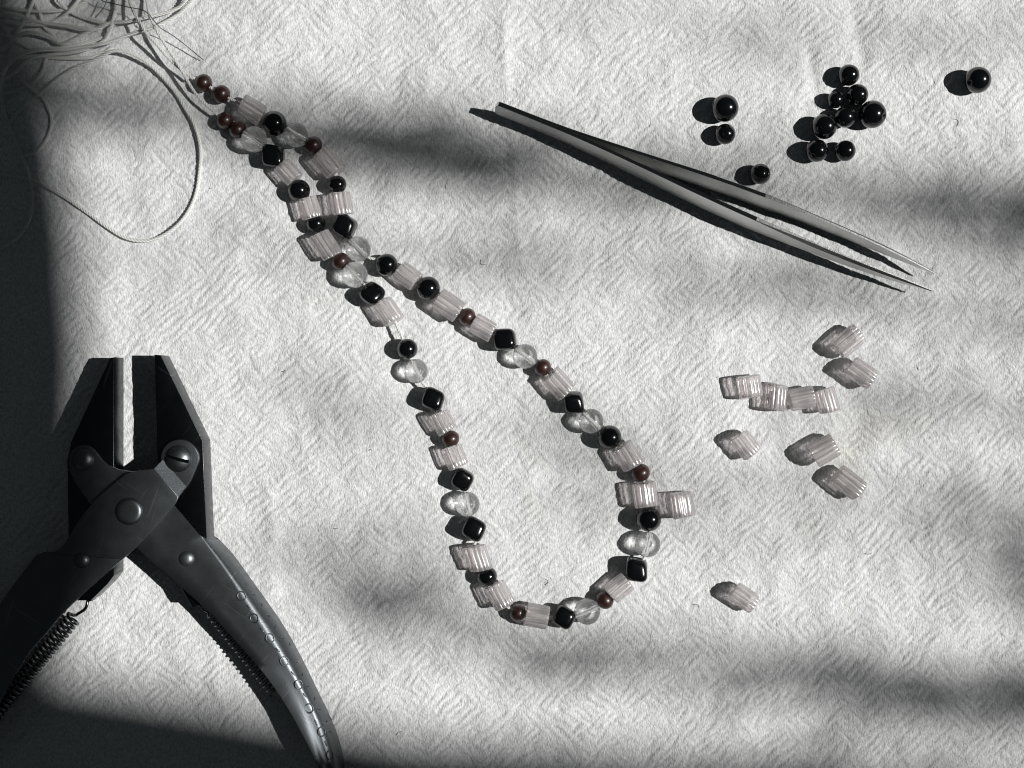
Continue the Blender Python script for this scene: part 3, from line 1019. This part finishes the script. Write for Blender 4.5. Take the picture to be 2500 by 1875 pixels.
# ------------------------------------------------------------------ tweezers
def build_tweezers():
    zc = 4.55 * MM
    back = U(1211, 262, zc); tip = U(2281, 690, zc)
    ax = (tip - back); L = ax.length; ax.normalize()
    root = empty('tweezers', back)
    side = Vector((-ax.y, ax.x, 0))                       # towards the upper right of the picture
    up = Vector((0, 0, 1))
    M = Matrix((( ax.x, side.x, 0, back.x), (ax.y, side.y, 0, back.y), (0, 0, 1, zc + 0.25 * MM), (0, 0, 0, 1)))
    root.matrix_world = M @ Matrix.Rotation(math.radians(-8.0), 4, 'X')
    tag(root, 'pointed steel tweezers lying on edge with slightly open tips', 'tweezers')
    S = np.linspace(0, 1, 90)
    S = np.unique(np.concatenate([S, [0.002, 0.005, 0.008, 0.015, 0.595, 0.605, 0.97, 0.985, 0.995]]))
    ip = lambda s, xs, ys: float(np.interp(s, xs, ys))
    def smooth_ip(xs, ys):
        # monotone-ish cubic through samples
        xs = np.array(xs); ys = np.array(ys)
        d = np.gradient(ys, xs)
        def f(s):
            i = int(np.clip(np.searchsorted(xs, s) - 1, 0, len(xs) - 2))
            h = xs[i + 1] - xs[i]; t = (s - xs[i]) / h
            return ((2 * t ** 3 - 3 * t ** 2 + 1) * ys[i] + (t ** 3 - 2 * t ** 2 + t) * h * d[i] + (-2 * t ** 3 + 3 * t ** 2) * ys[i + 1] + (t ** 3 - t ** 2) * h * d[i + 1])
        return f
    off = smooth_ip([0, 0.10, 0.16, 0.25, 0.35, 0.45, 0.55, 0.65, 0.75, 0.85, 0.93, 1.0], [0.33, 0.36, 0.46, 0.95, 1.7, 2.5, 3.1, 3.45, 3.55, 3.3, 2.85, 2.3])
    thk = smooth_ip([0, 0.12, 0.3, 0.5, 0.6, 0.75, 0.9, 1.0], [0.31, 0.32, 0.40, 0.50, 0.54, 0.52, 0.42, 0.15])
    wid = smooth_ip([0.008, 0.1, 0.25, 0.45, 0.58, 0.68, 0.78, 0.88, 0.95, 1.0], [3.35, 3.6, 4.2, 4.5, 4.4, 3.95, 3.2, 2.2, 1.2, 0.15])
    for sgn in (1, -1):
        vs, fs = [], []
        NS = 10
        for s in S:
            w = wid(max(s, 0.008)) * MM
            if s < 0.008: w *= 0.55 + 0.45 * math.sqrt(max(0, 1 - (1 - s / 0.008) ** 2))
            t = thk(s) * MM; c = sgn * off(s) * MM
            # bevel grows towards the point: ground faces
            bv = (0.12 if s < 0.6 else 0.12 + 0.5 * min(1, (s - 0.6) / 0.12)) * t * 2
            b2 = (0.12 * MM if s < 0.6 else 0.12 * MM + w * 0.26 * min(1, (s - 0.6) / 0.12))
            yo, yi = c + sgn * t, c - sgn * t
            x = s * L
            vs += [(x, yi, -w), (x, yo - sgn * bv, -w), (x, yo, -w + b2), (x, yo, w - b2), (x, yo - sgn * bv, w), (x, yi, w)]
        K = 6
        n = len(S)
        for i in range(n - 1):
            for k in range(K):
                l = (k + 1) % K
                fs.append((i * K + k, i * K + l, (i + 1) * K + l, (i + 1) * K + k))
        fs.append(tuple(range(K))); fs.append(tuple(range((n - 1) * K, n * K)))
        m = fix_normals(mesh_from(vs, fs))
        m.materials.append(MAT['steel']); m.materials.append(MAT['ground']); m.materials.append(MAT['polished'])
        for p in m.polygons:
            xc = sum(m.vertices[v].co.x for v in p.vertices) / len(p.vertices)
            if xc > 0.6 * L and abs(p.normal.y) < 0.93: p.material_index = 1
            elif abs(p.normal.z) > 0.5: p.material_index = 2
        m.polygons.foreach_set('use_smooth', [True] * len(m.polygons))
        m.set_sharp_from_angle(angle=math.radians(22))
        o = bpy.data.objects.new('arm', m); COL.objects.link(o); o.parent = root
    # spacer welded between the arms at the back
    V = []
    for x in (0.004 * L, 0.115 * L):
        for y in (-0.03, 0.03):
            for z in (-2.9, 2.9):
                V.append((x, y * MM, z * MM))
    F = [(0, 1, 3, 2), (4, 6, 7, 5), (0, 4, 5, 1), (2, 3, 7, 6), (0, 2, 6, 4), (1, 5, 7, 3)]
    link('weld', fix_normals(mesh_from(V, F)), MAT['steel'], root, smooth=False)
build_tweezers()

# ------------------------------------------------------------------ pliers
def prism(poly_px, z0, z1, bevel=0.25, samples=None, ztop_fn=None):
    """solid plate whose TOP outline appears at the given photo pixels; vertical walls; rounded upper edge"""
    P = [U(x, y, z1 * MM) for x, y in poly_px]
    bm = bmesh.new()
    top = [bm.verts.new((p.x, p.y, z1 * MM)) for p in P]
    bot = [bm.verts.new((p.x, p.y, z0 * MM)) for p in P]
    ft = bm.faces.new(top); bm.faces.new(list(reversed(bot)))
    n = len(P)
    for i in range(n):
        j = (i + 1) % n
        bm.faces.new((top[j], top[i], bot[i], bot[j]))
    bmesh.ops.recalc_face_normals(bm, faces=bm.faces)
    if bevel:
        ed = [e for e in bm.edges if all(v in top for v in e.verts)]
        res = bmesh.ops.bevel(bm, geom=ed, offset=bevel * MM, segments=3, profile=0.5, affect='EDGES')
        for f_ in res['faces']: f_.material_index = 1     # edges rubbed bare
    m = bpy.data.meshes.new('plate'); bm.to_mesh(m); bm.free()
    return m

def arc(cx, cy, r, a0, a1, n=14):
    return [(cx + r * math.cos(math.radians(a0 + (a1 - a0) * i / n)), cy + r * math.sin(math.radians(a0 + (a1 - a0) * i / n))) for i in range(n + 1)]

def loft_handle(stations, zt, zb=0.9, hF=5.2, wall=1.2, sub=5, smooth_from=3, lean=0.0):
    """channel-section handle: flat top from inner edge to ridge, rolled over to an outer wall"""
    st = np.array(stations, float).reshape(len(stations), 6)
    pts = [Vector(p) for p in st[smooth_from:, :3]]
    # smooth interpolation of the 6 columns
    A = st[smooth_from:]
    dense = [list(r) for r in st[:smooth_from]]
    P = np.vstack([2 * A[0] - A[1], A, 2 * A[-1] - A[-2]])
    for i in range(1, len(P) - 2):
        for k in range(sub):
            t = k / sub
            p0, p1, p2, p3 = P[i - 1], P[i], P[i + 1], P[i + 2]
            dense.append(list(0.5 * ((2 * p1) + (p2 - p0) * t + (2 * p0 - 5 * p1 + 4 * p2 - p3) * t * t + (3 * p1 - p0 - 3 * p2 + p3) * t ** 3)))
    dense.append(list(P[-2]))
    vs, fs = [], []
    secs = []
    NF = 9
    zt0 = zt
    for q_, (ix, iy, rx, ry, ox, oy) in enumerate(dense):
        fq = min(1.0, max(0.0, (q_ / len(dense) - 0.25) / 0.5))
        zr = zt0 - lean * fq * fq * (3 - 2 * fq)          # the grip rolls over towards its outer edge
        zt = zr
        I = U(ix, iy, zt0 * MM); R = U(rx, ry, zr * MM); O = U(ox, oy, 3.0 * MM)
        d = Vector((O.x - R.x, O.y - R.y, 0))
        if d.length < 1.2 * MM:                          # no flange here: thin edge
            f = 0.8
        else: f = hF
        top_in = Vector((I.x, I.y, zt0 * MM)); top_out = Vector((R.x, R.y, zr * MM))
        sec = [Vector((I.x, I.y, (zt0 - 0.15) * MM)), top_in.lerp(top_out, 0.03)]
        for q in (0.35, 0.7):
            w_ = top_in.lerp(top_out, q); w_.z += (zt0 - zr) * 0.22 * MM * math.sin(math.pi * q); sec.append(w_)
        for k in range(NF):
            a = math.pi / 2 * k / (NF - 1)
            sec.append(Vector((R.x, R.y, 0)) + d * math.sin(a) + Vector((0, 0, (zt - f * (1 - math.cos(a))) * MM)))
        zend = zb if f > 2 else zt - 1.5
        sec.append(Vector((R.x + d.x, R.y + d.y, zend * MM)))
        dn = d.normalized() if d.length > 1e-9 else Vector((1, 0, 0))
        din = dn * min(wall * MM, d.length * 0.9)
        sec.append(Vector((R.x + d.x, R.y + d.y, zend * MM)) - din)
        sec.append(Vector((R.x + d.x, R.y + d.y, max(zend, zt - f - 0.2) * MM)) - din)
        sec.append(Vector((R.x, R.y, (zt - 1.5) * MM)))
        sec.append(Vector((I.x, I.y, (zt0 - 1.5) * MM)))
        secs.append(sec)
    K = len(secs[0])
    for s in secs: vs += s
    for i in range(len(secs) - 1):
        for k in range(K):
            l = (k + 1) % K
            fs.append((i * K + k, i * K + l, (i + 1) * K + l, (i + 1) * K + k))
    fs.append(tuple(range(K))); fs.append(tuple(range((len(secs) - 1) * K, len(secs) * K)))
    m = fix_normals(mesh_from(vs, fs))
    return m, dense

def dome(r, h, edge=0.25, collar=None):
    """rivet head profile (mm): slightly domed disc with rounded edge"""
    prof = [(0, h)]
    for q in (0.25, 0.5, 0.7, 0.82, 0.9, 0.96, 1.0):
        prof.append((r * q, h * max(0.0, (1 - q ** edge) if edge < 1 else 1 - q ** (edge))))
    prof.append((r, -0.6))
    return [(a * MM, b * MM) for a, b in prof]

def build_pliers():
    root = empty('parallel_pliers', U(320, 1248, 0))
    tag(root, 'black steel parallel jaw pliers with open handles and coil springs, half in shadow', 'pliers')
    inv = Matrix.Translation(-root.location)
    def part(name, m, mat, sharp=30, parent=None, smooth=True):
        m.transform(inv)
        o = link(name, m, mat, parent or root, smooth=smooth, sharp=sharp)
        m.materials.append(MAT['worn'])
        return o
    r1 = zoom(0, 800, 2.765)
    q = lambda pts: [r1(x, y) for x, y in pts]
    ZJ = 9.0
    # jaws
    left = [(269, 874), (278, 872), (278, 1405), (263, 1425), (222, 1466), (170, 1466), (164, 1125), (174, 1078)]
    right = [(377, 866), (392, 867), (495, 1077), (505, 1321), (470, 1338), (400, 1290), (384, 1122)]
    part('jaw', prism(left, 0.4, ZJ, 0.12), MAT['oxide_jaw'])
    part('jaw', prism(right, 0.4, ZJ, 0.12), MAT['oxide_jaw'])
    # lower lever: boss round the left rivet, runs under the upper lever into the right handle
    zA = 10.0
    lowA = [(463, 880)] + arc(565, 890, 100, 180, 318, 12) + [(665, 855), (690, 890), (730, 925), (800, 958), (890, 972), (985, 958), (1060, 1010), (1100, 1150), (1000, 1330), (900, 1440), (760, 1350), (600, 1180), (500, 1040), (470, 960)]
    a = part('lever_plate', prism(q(lowA), ZJ + 0.02, zA - 0.15, 0.2), MAT['oxide'])
    stA = [((318, 1322), (418, 1224), (422, 1227)), ((352, 1356), (455, 1268), (460, 1271)), ((372, 1373), (484, 1302), (490, 1304)),
           ((374, 1375), (487, 1306), (531, 1319)), ((400, 1397), (514, 1345), (567, 1358)), ((459, 1449), (549, 1394), (607, 1413)),
           ((514, 1498), (585, 1452), (650, 1473)), ((573, 1563), (630, 1524), (695, 1540)), ((625, 1622), (677, 1595), (735, 1612)),
           ((670, 1681), (715, 1659), (772, 1688)), ((712, 1747), (750, 1725), (805, 1757)), ((747, 1813), (778, 1805), (828, 1820)),
           ((778, 1875), (797, 1875), (838, 1875)), ((800, 1930), (812, 1940), (842, 1935)), ((815, 1990), (822, 2000), (843, 1995)), ((822, 2060), (828, 2070), (842, 2065))]
    LEAN = 1.4
    mA, denseA = loft_handle(stA, zA, lean=LEAN)
    hA = part('handle', mA, MAT['oxide'], 40)
    hA['label'] = 'right handle lit by the sun with embossed rings along its edge'
    # upper lever: boss round the screw, step, broad plate with the pivot, runs into the left handle
    zB = 11.2
    boss = arc(1212, 882, 128, 150, 380, 22) + [(1318, 960), (1290, 1030), (1262, 1075), (1208, 1140), (1170, 1100), (1040, 955), (1075, 905)]
    part('lever_boss', prism(q(boss), ZJ + 0.03, 10.2, 0.2), MAT['oxide'])
    plate = [r1(*p) for p in [(1040, 952), (1205, 1142), (1188, 1182), (1110, 1280), (1030, 1372), (920, 1482)]] + [(298, 1366), (140, 1353)] + \
            [r1(*p) for p in [(440, 1450), (500, 1350), (560, 1260), (640, 1165), (740, 1075), (850, 985), (900, 972), (985, 960)]]
    part('lever_plate', prism(plate, zA + 0.03, zB, 0.14), MAT['oxide'], 30)
    # sloped step between plate and boss
    c = [U(*r1(1040, 952), zB * MM), U(*r1(1205, 1142), zB * MM), U(*r1(1257, 1072), 10.25 * MM), U(*r1(1100, 892), 10.25 * MM)]
    V = [tuple(p) for p in c] + [(p.x, p.y, 9.6 * MM) for p in c]
    F = [(0, 1, 2, 3), (7, 6, 5, 4), (0, 4, 5, 1), (1, 5, 6, 2), (2, 6, 7, 3), (3, 7, 4, 0)]
    part('lever_step', fix_normals(mesh_from(V, F)), MAT['oxide'], smooth=False)
    stB = [((298, 1366), (140, 1353), (137, 1351)), ((285, 1377), (134, 1361), (100, 1350)), ((215, 1439), (95, 1418), (58, 1405)), ((152, 1498), (60, 1472), (22, 1455)),
           ((114, 1543), (35, 1522), (-8, 1500)), ((69, 1595), (5, 1575), (-40, 1560)), ((21, 1674), (-30, 1640), (-75, 1620)),
           ((-15, 1740), (-60, 1710), (-105, 1690)), ((-50, 1810), (-90, 1790), (-135, 1770)), ((-85, 1890), (-115, 1870), (-160, 1850))]
    mB, denseB = loft_handle(stB, zB, smooth_from=1)
    hB = part('handle', mB, MAT['oxide'], 40)
    hB['label'] = 'left handle in deep shadow'
    # pivot disc
    def round_part(name, px, py, z, r, h, edge, mat):
        p = U(px, py, z * MM)
        v, f = lathe_z(dome(r, h, edge), 48)
        m = fix_normals(mesh_from([(x + p.x, y + p.y, zz + z * MM) for x, y, zz in v], f))
        return part(name, m, mat, 50)
    round_part('pivot_rivet', *r1(870, 1240), zB, 3.45, 0.75, 9, MAT['oxide'])
    round_part('rivet', *r1(560, 890), zA - 0.15, 2.8, 1.3, 3.0, MAT['oxide'])
    round_part('rivet', *r1(1258, 1560), zA, 1.95, 0.9, 3.0, MAT['oxide_bright'])
    round_part('rivet', *r1(552, 1570), zB, 1.95, 0.9, 3.0, MAT['oxide'])
    # slotted screw: two half domes with a groove between
    sx, sy = r1(1203, 884); zS = 10.2
    sc = U(sx, sy, zS * MM)
    ang = -math.atan2(910 - 865, 1285 - 1115)
    R = 3.4; gw = 0.42; hh = 1.75
    screw = empty('slotted_screw', (0, 0, 0)); screw.parent = root
    screw.location = sc - root.location
    for sg in (1, -1):
        vs, fs = [], []
        NU, NV = 28, 12
        um = math.sqrt(R * R - gw * gw) * 0.999
        for i in range(NU + 1):
            x = -um * math.cos(math.pi * i / NU)
            ymax = max(gw, math.sqrt(max(0, R * R - x * x)))
            for j in range(NV + 1):
                tq = math.sin(math.pi / 2 * j / NV)
                y = gw + (ymax - gw) * tq
                rr = min(1, math.hypot(x, y) / R)
                z = hh * (1 - rr ** 2.4) ** 0.8
                vs.append((x, sg * y, z))
        for i in range(NU):
            for j in range(NV):
                a0 = i * (NV + 1) + j
                fs.append((a0, a0 + NV + 1, a0 + NV + 2, a0 + 1))
        base = len(vs)
        for i in range(NU + 1):
            vs.append((vs[i * (NV + 1)][0], sg * gw, -0.3))
        for i in range(NU):
            fs.append((i * (NV + 1), (i + 1) * (NV + 1), base + i + 1, base + i))
        vs = [(x * MM, y * MM, z * MM) for x, y, z in vs]
        m = fix_normals(mesh_from(vs, fs)); m.transform(Matrix.Rotation(ang, 4, 'Z'))
        link('screw_head', m, MAT['oxide'], screw, sharp=40)
    v, f = lathe_z([(0, 0.55 * MM), (2.9 * MM, 0.5 * MM), (3.1 * MM, -0.3 * MM)], 40)
    link('screw_slot', fix_normals(mesh_from(v, f)), MAT['oxide_jaw'], screw, sharp=40)
    # embossed rings and dashes along the right handle
    r3 = zoom(400, 1300, 2.886)
    rings = [(540, 450), (648, 600), (750, 752), (852, 910), (945, 1070), (1030, 1240), (1105, 1415), (1170, 1575)]
    D = np.array(denseA)
    def surf(px, py):
        """nearest handle section: ridge/outer interpolation -> (point, tangent, normal)"""
        best = None
        for i in range(4, len(D) - 1):
            R_ = D[i, 2:4]; O_ = D[i, 4:6]
            fq = min(1.0, max(0.0, (i / len(D) - 0.25) / 0.5)); zr = zA - LEAN * fq * fq * (3 - 2 * fq)
            Rw = U(*R_, zr * MM); Ow = U(*O_, 3.0 * MM)
            d = Vector((Ow.x - Rw.x, Ow.y - Rw.y, 0))
            for k in range(-3, 17):
                a = math.pi / 2 * k / 16
                if k < 0: w = Rw + d * (k * 0.1)
                else: w = Vector((Rw.x, Rw.y, 0)) + d * math.sin(a) + Vector((0, 0, (zr - 5.2 * (1 - math.cos(a))) * MM))
                kk = F_PX / (H_CAM - w.z)
                e = (1250 + w.x * kk - px) ** 2 + (937.5 - w.y * kk - py) ** 2
                if best is None or e < best[0]:
                    tn = U(*D[i + 1, 2:4], zA * MM) - U(*D[i - 1, 2:4], zA * MM)
                    tn.normalize()
                    if k <= 0: nn = Vector((0, 0, 1))
                    else:
                        dd = d * math.cos(a) + Vector((0, 0, -5.2 * MM * math.sin(a)))
                        nn = tn.cross(dd); nn.normalize()
                        if nn.z < 0: nn = -nn
                    best = (e, w, tn, nn)
        return best[1:]
    def frame(w, tn, nn, spin=0.0):
        tn = (tn - nn * tn.dot(nn)).normalized()
        bn = nn.cross(tn)
        Mx = Matrix(((tn.x, bn.x, nn.x, w.x), (tn.y, bn.y, nn.y, w.y), (tn.z, bn.z, nn.z, w.z), (0, 0, 0, 1)))
        return Mx @ Matrix.Rotation(spin, 4, 'Z')
    t = np.linspace(0, 2 * np.pi, 33)
    ringV, ringF = tube_np(np.stack([1.15 * MM * np.cos(t), 1.0 * MM * np.sin(t), np.zeros(33)], -1), 0.17 * MM, 6)
    inv_h = inv
    def stamp(name, V, F, px, py, spin=0.0, mat='oxide'):
        w, tn, nn = surf(px, py)
        m = np_mesh(V, F); m.transform(frame(w, tn, nn, spin)); m.transform(inv)
        return link(name, m, MAT[mat], hA, smooth=False)
    for c_ in rings:
        stamp('embossed_ring', ringV, ringF, *r3(*c_))
    cap, capF = tube_np(np.array([[x * MM, 0, 0] for x in (-0.75, -0.68, -0.4, 0, 0.4, 0.68, 0.75)]), np.array([0.02, 0.12, 0.17, 0.18, 0.17, 0.12, 0.02]) * MM, 6)
    for x, y, sp in [(594, 522, .2), (700, 680, .2), (800, 832, .25), (900, 992, .2), (990, 1152, .2), (1070, 1330, .1), (1136, 1495, .1),
                     (585, 372, 1.9), (634, 440, .9), (688, 520, 2.0), (738, 592, .7), (790, 672, 1.9), (838, 745, 1.0), (935, 902, 1.0), (895, 805, 2.0),
                     (985, 985, 2.0), (1022, 1068, 1.0), (1070, 1155, 2.0), (1102, 1238, 1.0), (1150, 1320, 2.0), (1230, 1590, 1.0), (1170, 1410, 1.0)]:
        stamp('embossed_dash', cap, capF, *r3(x, y), spin=sp)
    # coil springs beside the handles
    def spring(p0, p1, rad, pitch, wr, z, hook):
        a = np.array(U(*p0, z * MM)); b = np.array(U(*p1, z * MM))
        ax = b - a; L = np.linalg.norm(ax); ax /= L
        nx = np.cross(ax, [0, 0, 1]); nx /= np.linalg.norm(nx); ny = np.array([0, 0, 1.0])
        n = int(L / (pitch * MM) * 14)
        s = np.linspace(0, L, n); ph = 2 * np.pi * s / (pitch * MM)
        P_ = a + s[:, None] * ax + rad * MM * (np.cos(ph)[:, None] * nx + np.sin(ph)[:, None] * ny)
        if hook is not None:
            h = [Vector(U(*p, zz * MM)) for p, zz in hook] + [Vector(P_[0])]
            hp = np.array([tuple(v) for v in catmull(h, 0.15 * MM)])
            P_ = np.vstack([hp[:-1], P_])
        V, F = tube_np(P_, wr * MM, 7)
        return np_mesh(V, F)
    part('spring', spring((180, 1508), (-45, 1782), 1.75, 1.36, 0.42, 5.6, [((216, 1440), 6.5), ((214, 1468), 7.5), ((208, 1486), 7.6), ((193, 1497), 6.6), ((182, 1502), 4.6)]), MAT['spring'], None)
    part('spring', spring((519, 1498), (672, 1690), 1.45, 1.42, 0.22, 5.2, [((470, 1448), 6.0), ((482, 1470), 5.0), ((497, 1490), 5.2), ((508, 1496), 6.2)]), MAT['spring'], None)
    # spring anchor tabs under the levers
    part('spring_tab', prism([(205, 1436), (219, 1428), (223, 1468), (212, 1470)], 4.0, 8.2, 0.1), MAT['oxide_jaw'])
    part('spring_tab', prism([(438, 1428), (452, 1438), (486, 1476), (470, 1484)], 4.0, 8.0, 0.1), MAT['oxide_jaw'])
build_pliers()

# ------------------------------------------------------------------ lint on the cloth
def build_lint():
    rr = np.random.default_rng(31)
    parts = []
    spots = [(515, 460), (1090, 455), (905, 1100), (1478, 1062), (1976, 1108), (690, 905), (2120, 1350), (1330, 1420), (2330, 300), (975, 1790), (1700, 1480), (820, 1290), (1180, 640), (2240, 900)]
    for px, py in spots:
        p = U(px, py, 0)
        a = rr.uniform(0, math.pi); ln = rr.uniform(0.5, 2.2) * MM; cv = rr.normal(0, 0.35) * ln
        pts = []
        for t in np.linspace(-1, 1, 7):
            x = p.x + math.cos(a) * ln * t / 2 - math.sin(a) * cv * (1 - t * t)
            y = p.y + math.sin(a) * ln * t / 2 + math.cos(a) * cv * (1 - t * t)
            pts.append((x, y, float(height_at(x, y)) + 0.09 * MM))
        parts.append(tube_np(np.array(pts), 0.06 * MM, 5))
    V, F = join_vf(parts)
    o = link('lint', np_mesh(V, F, 'lint'), MAT['wire'], smooth=False)
    o['kind'] = 'stuff'
    o['label'] = 'tiny dark specks of lint scattered on the cloth'
build_lint()
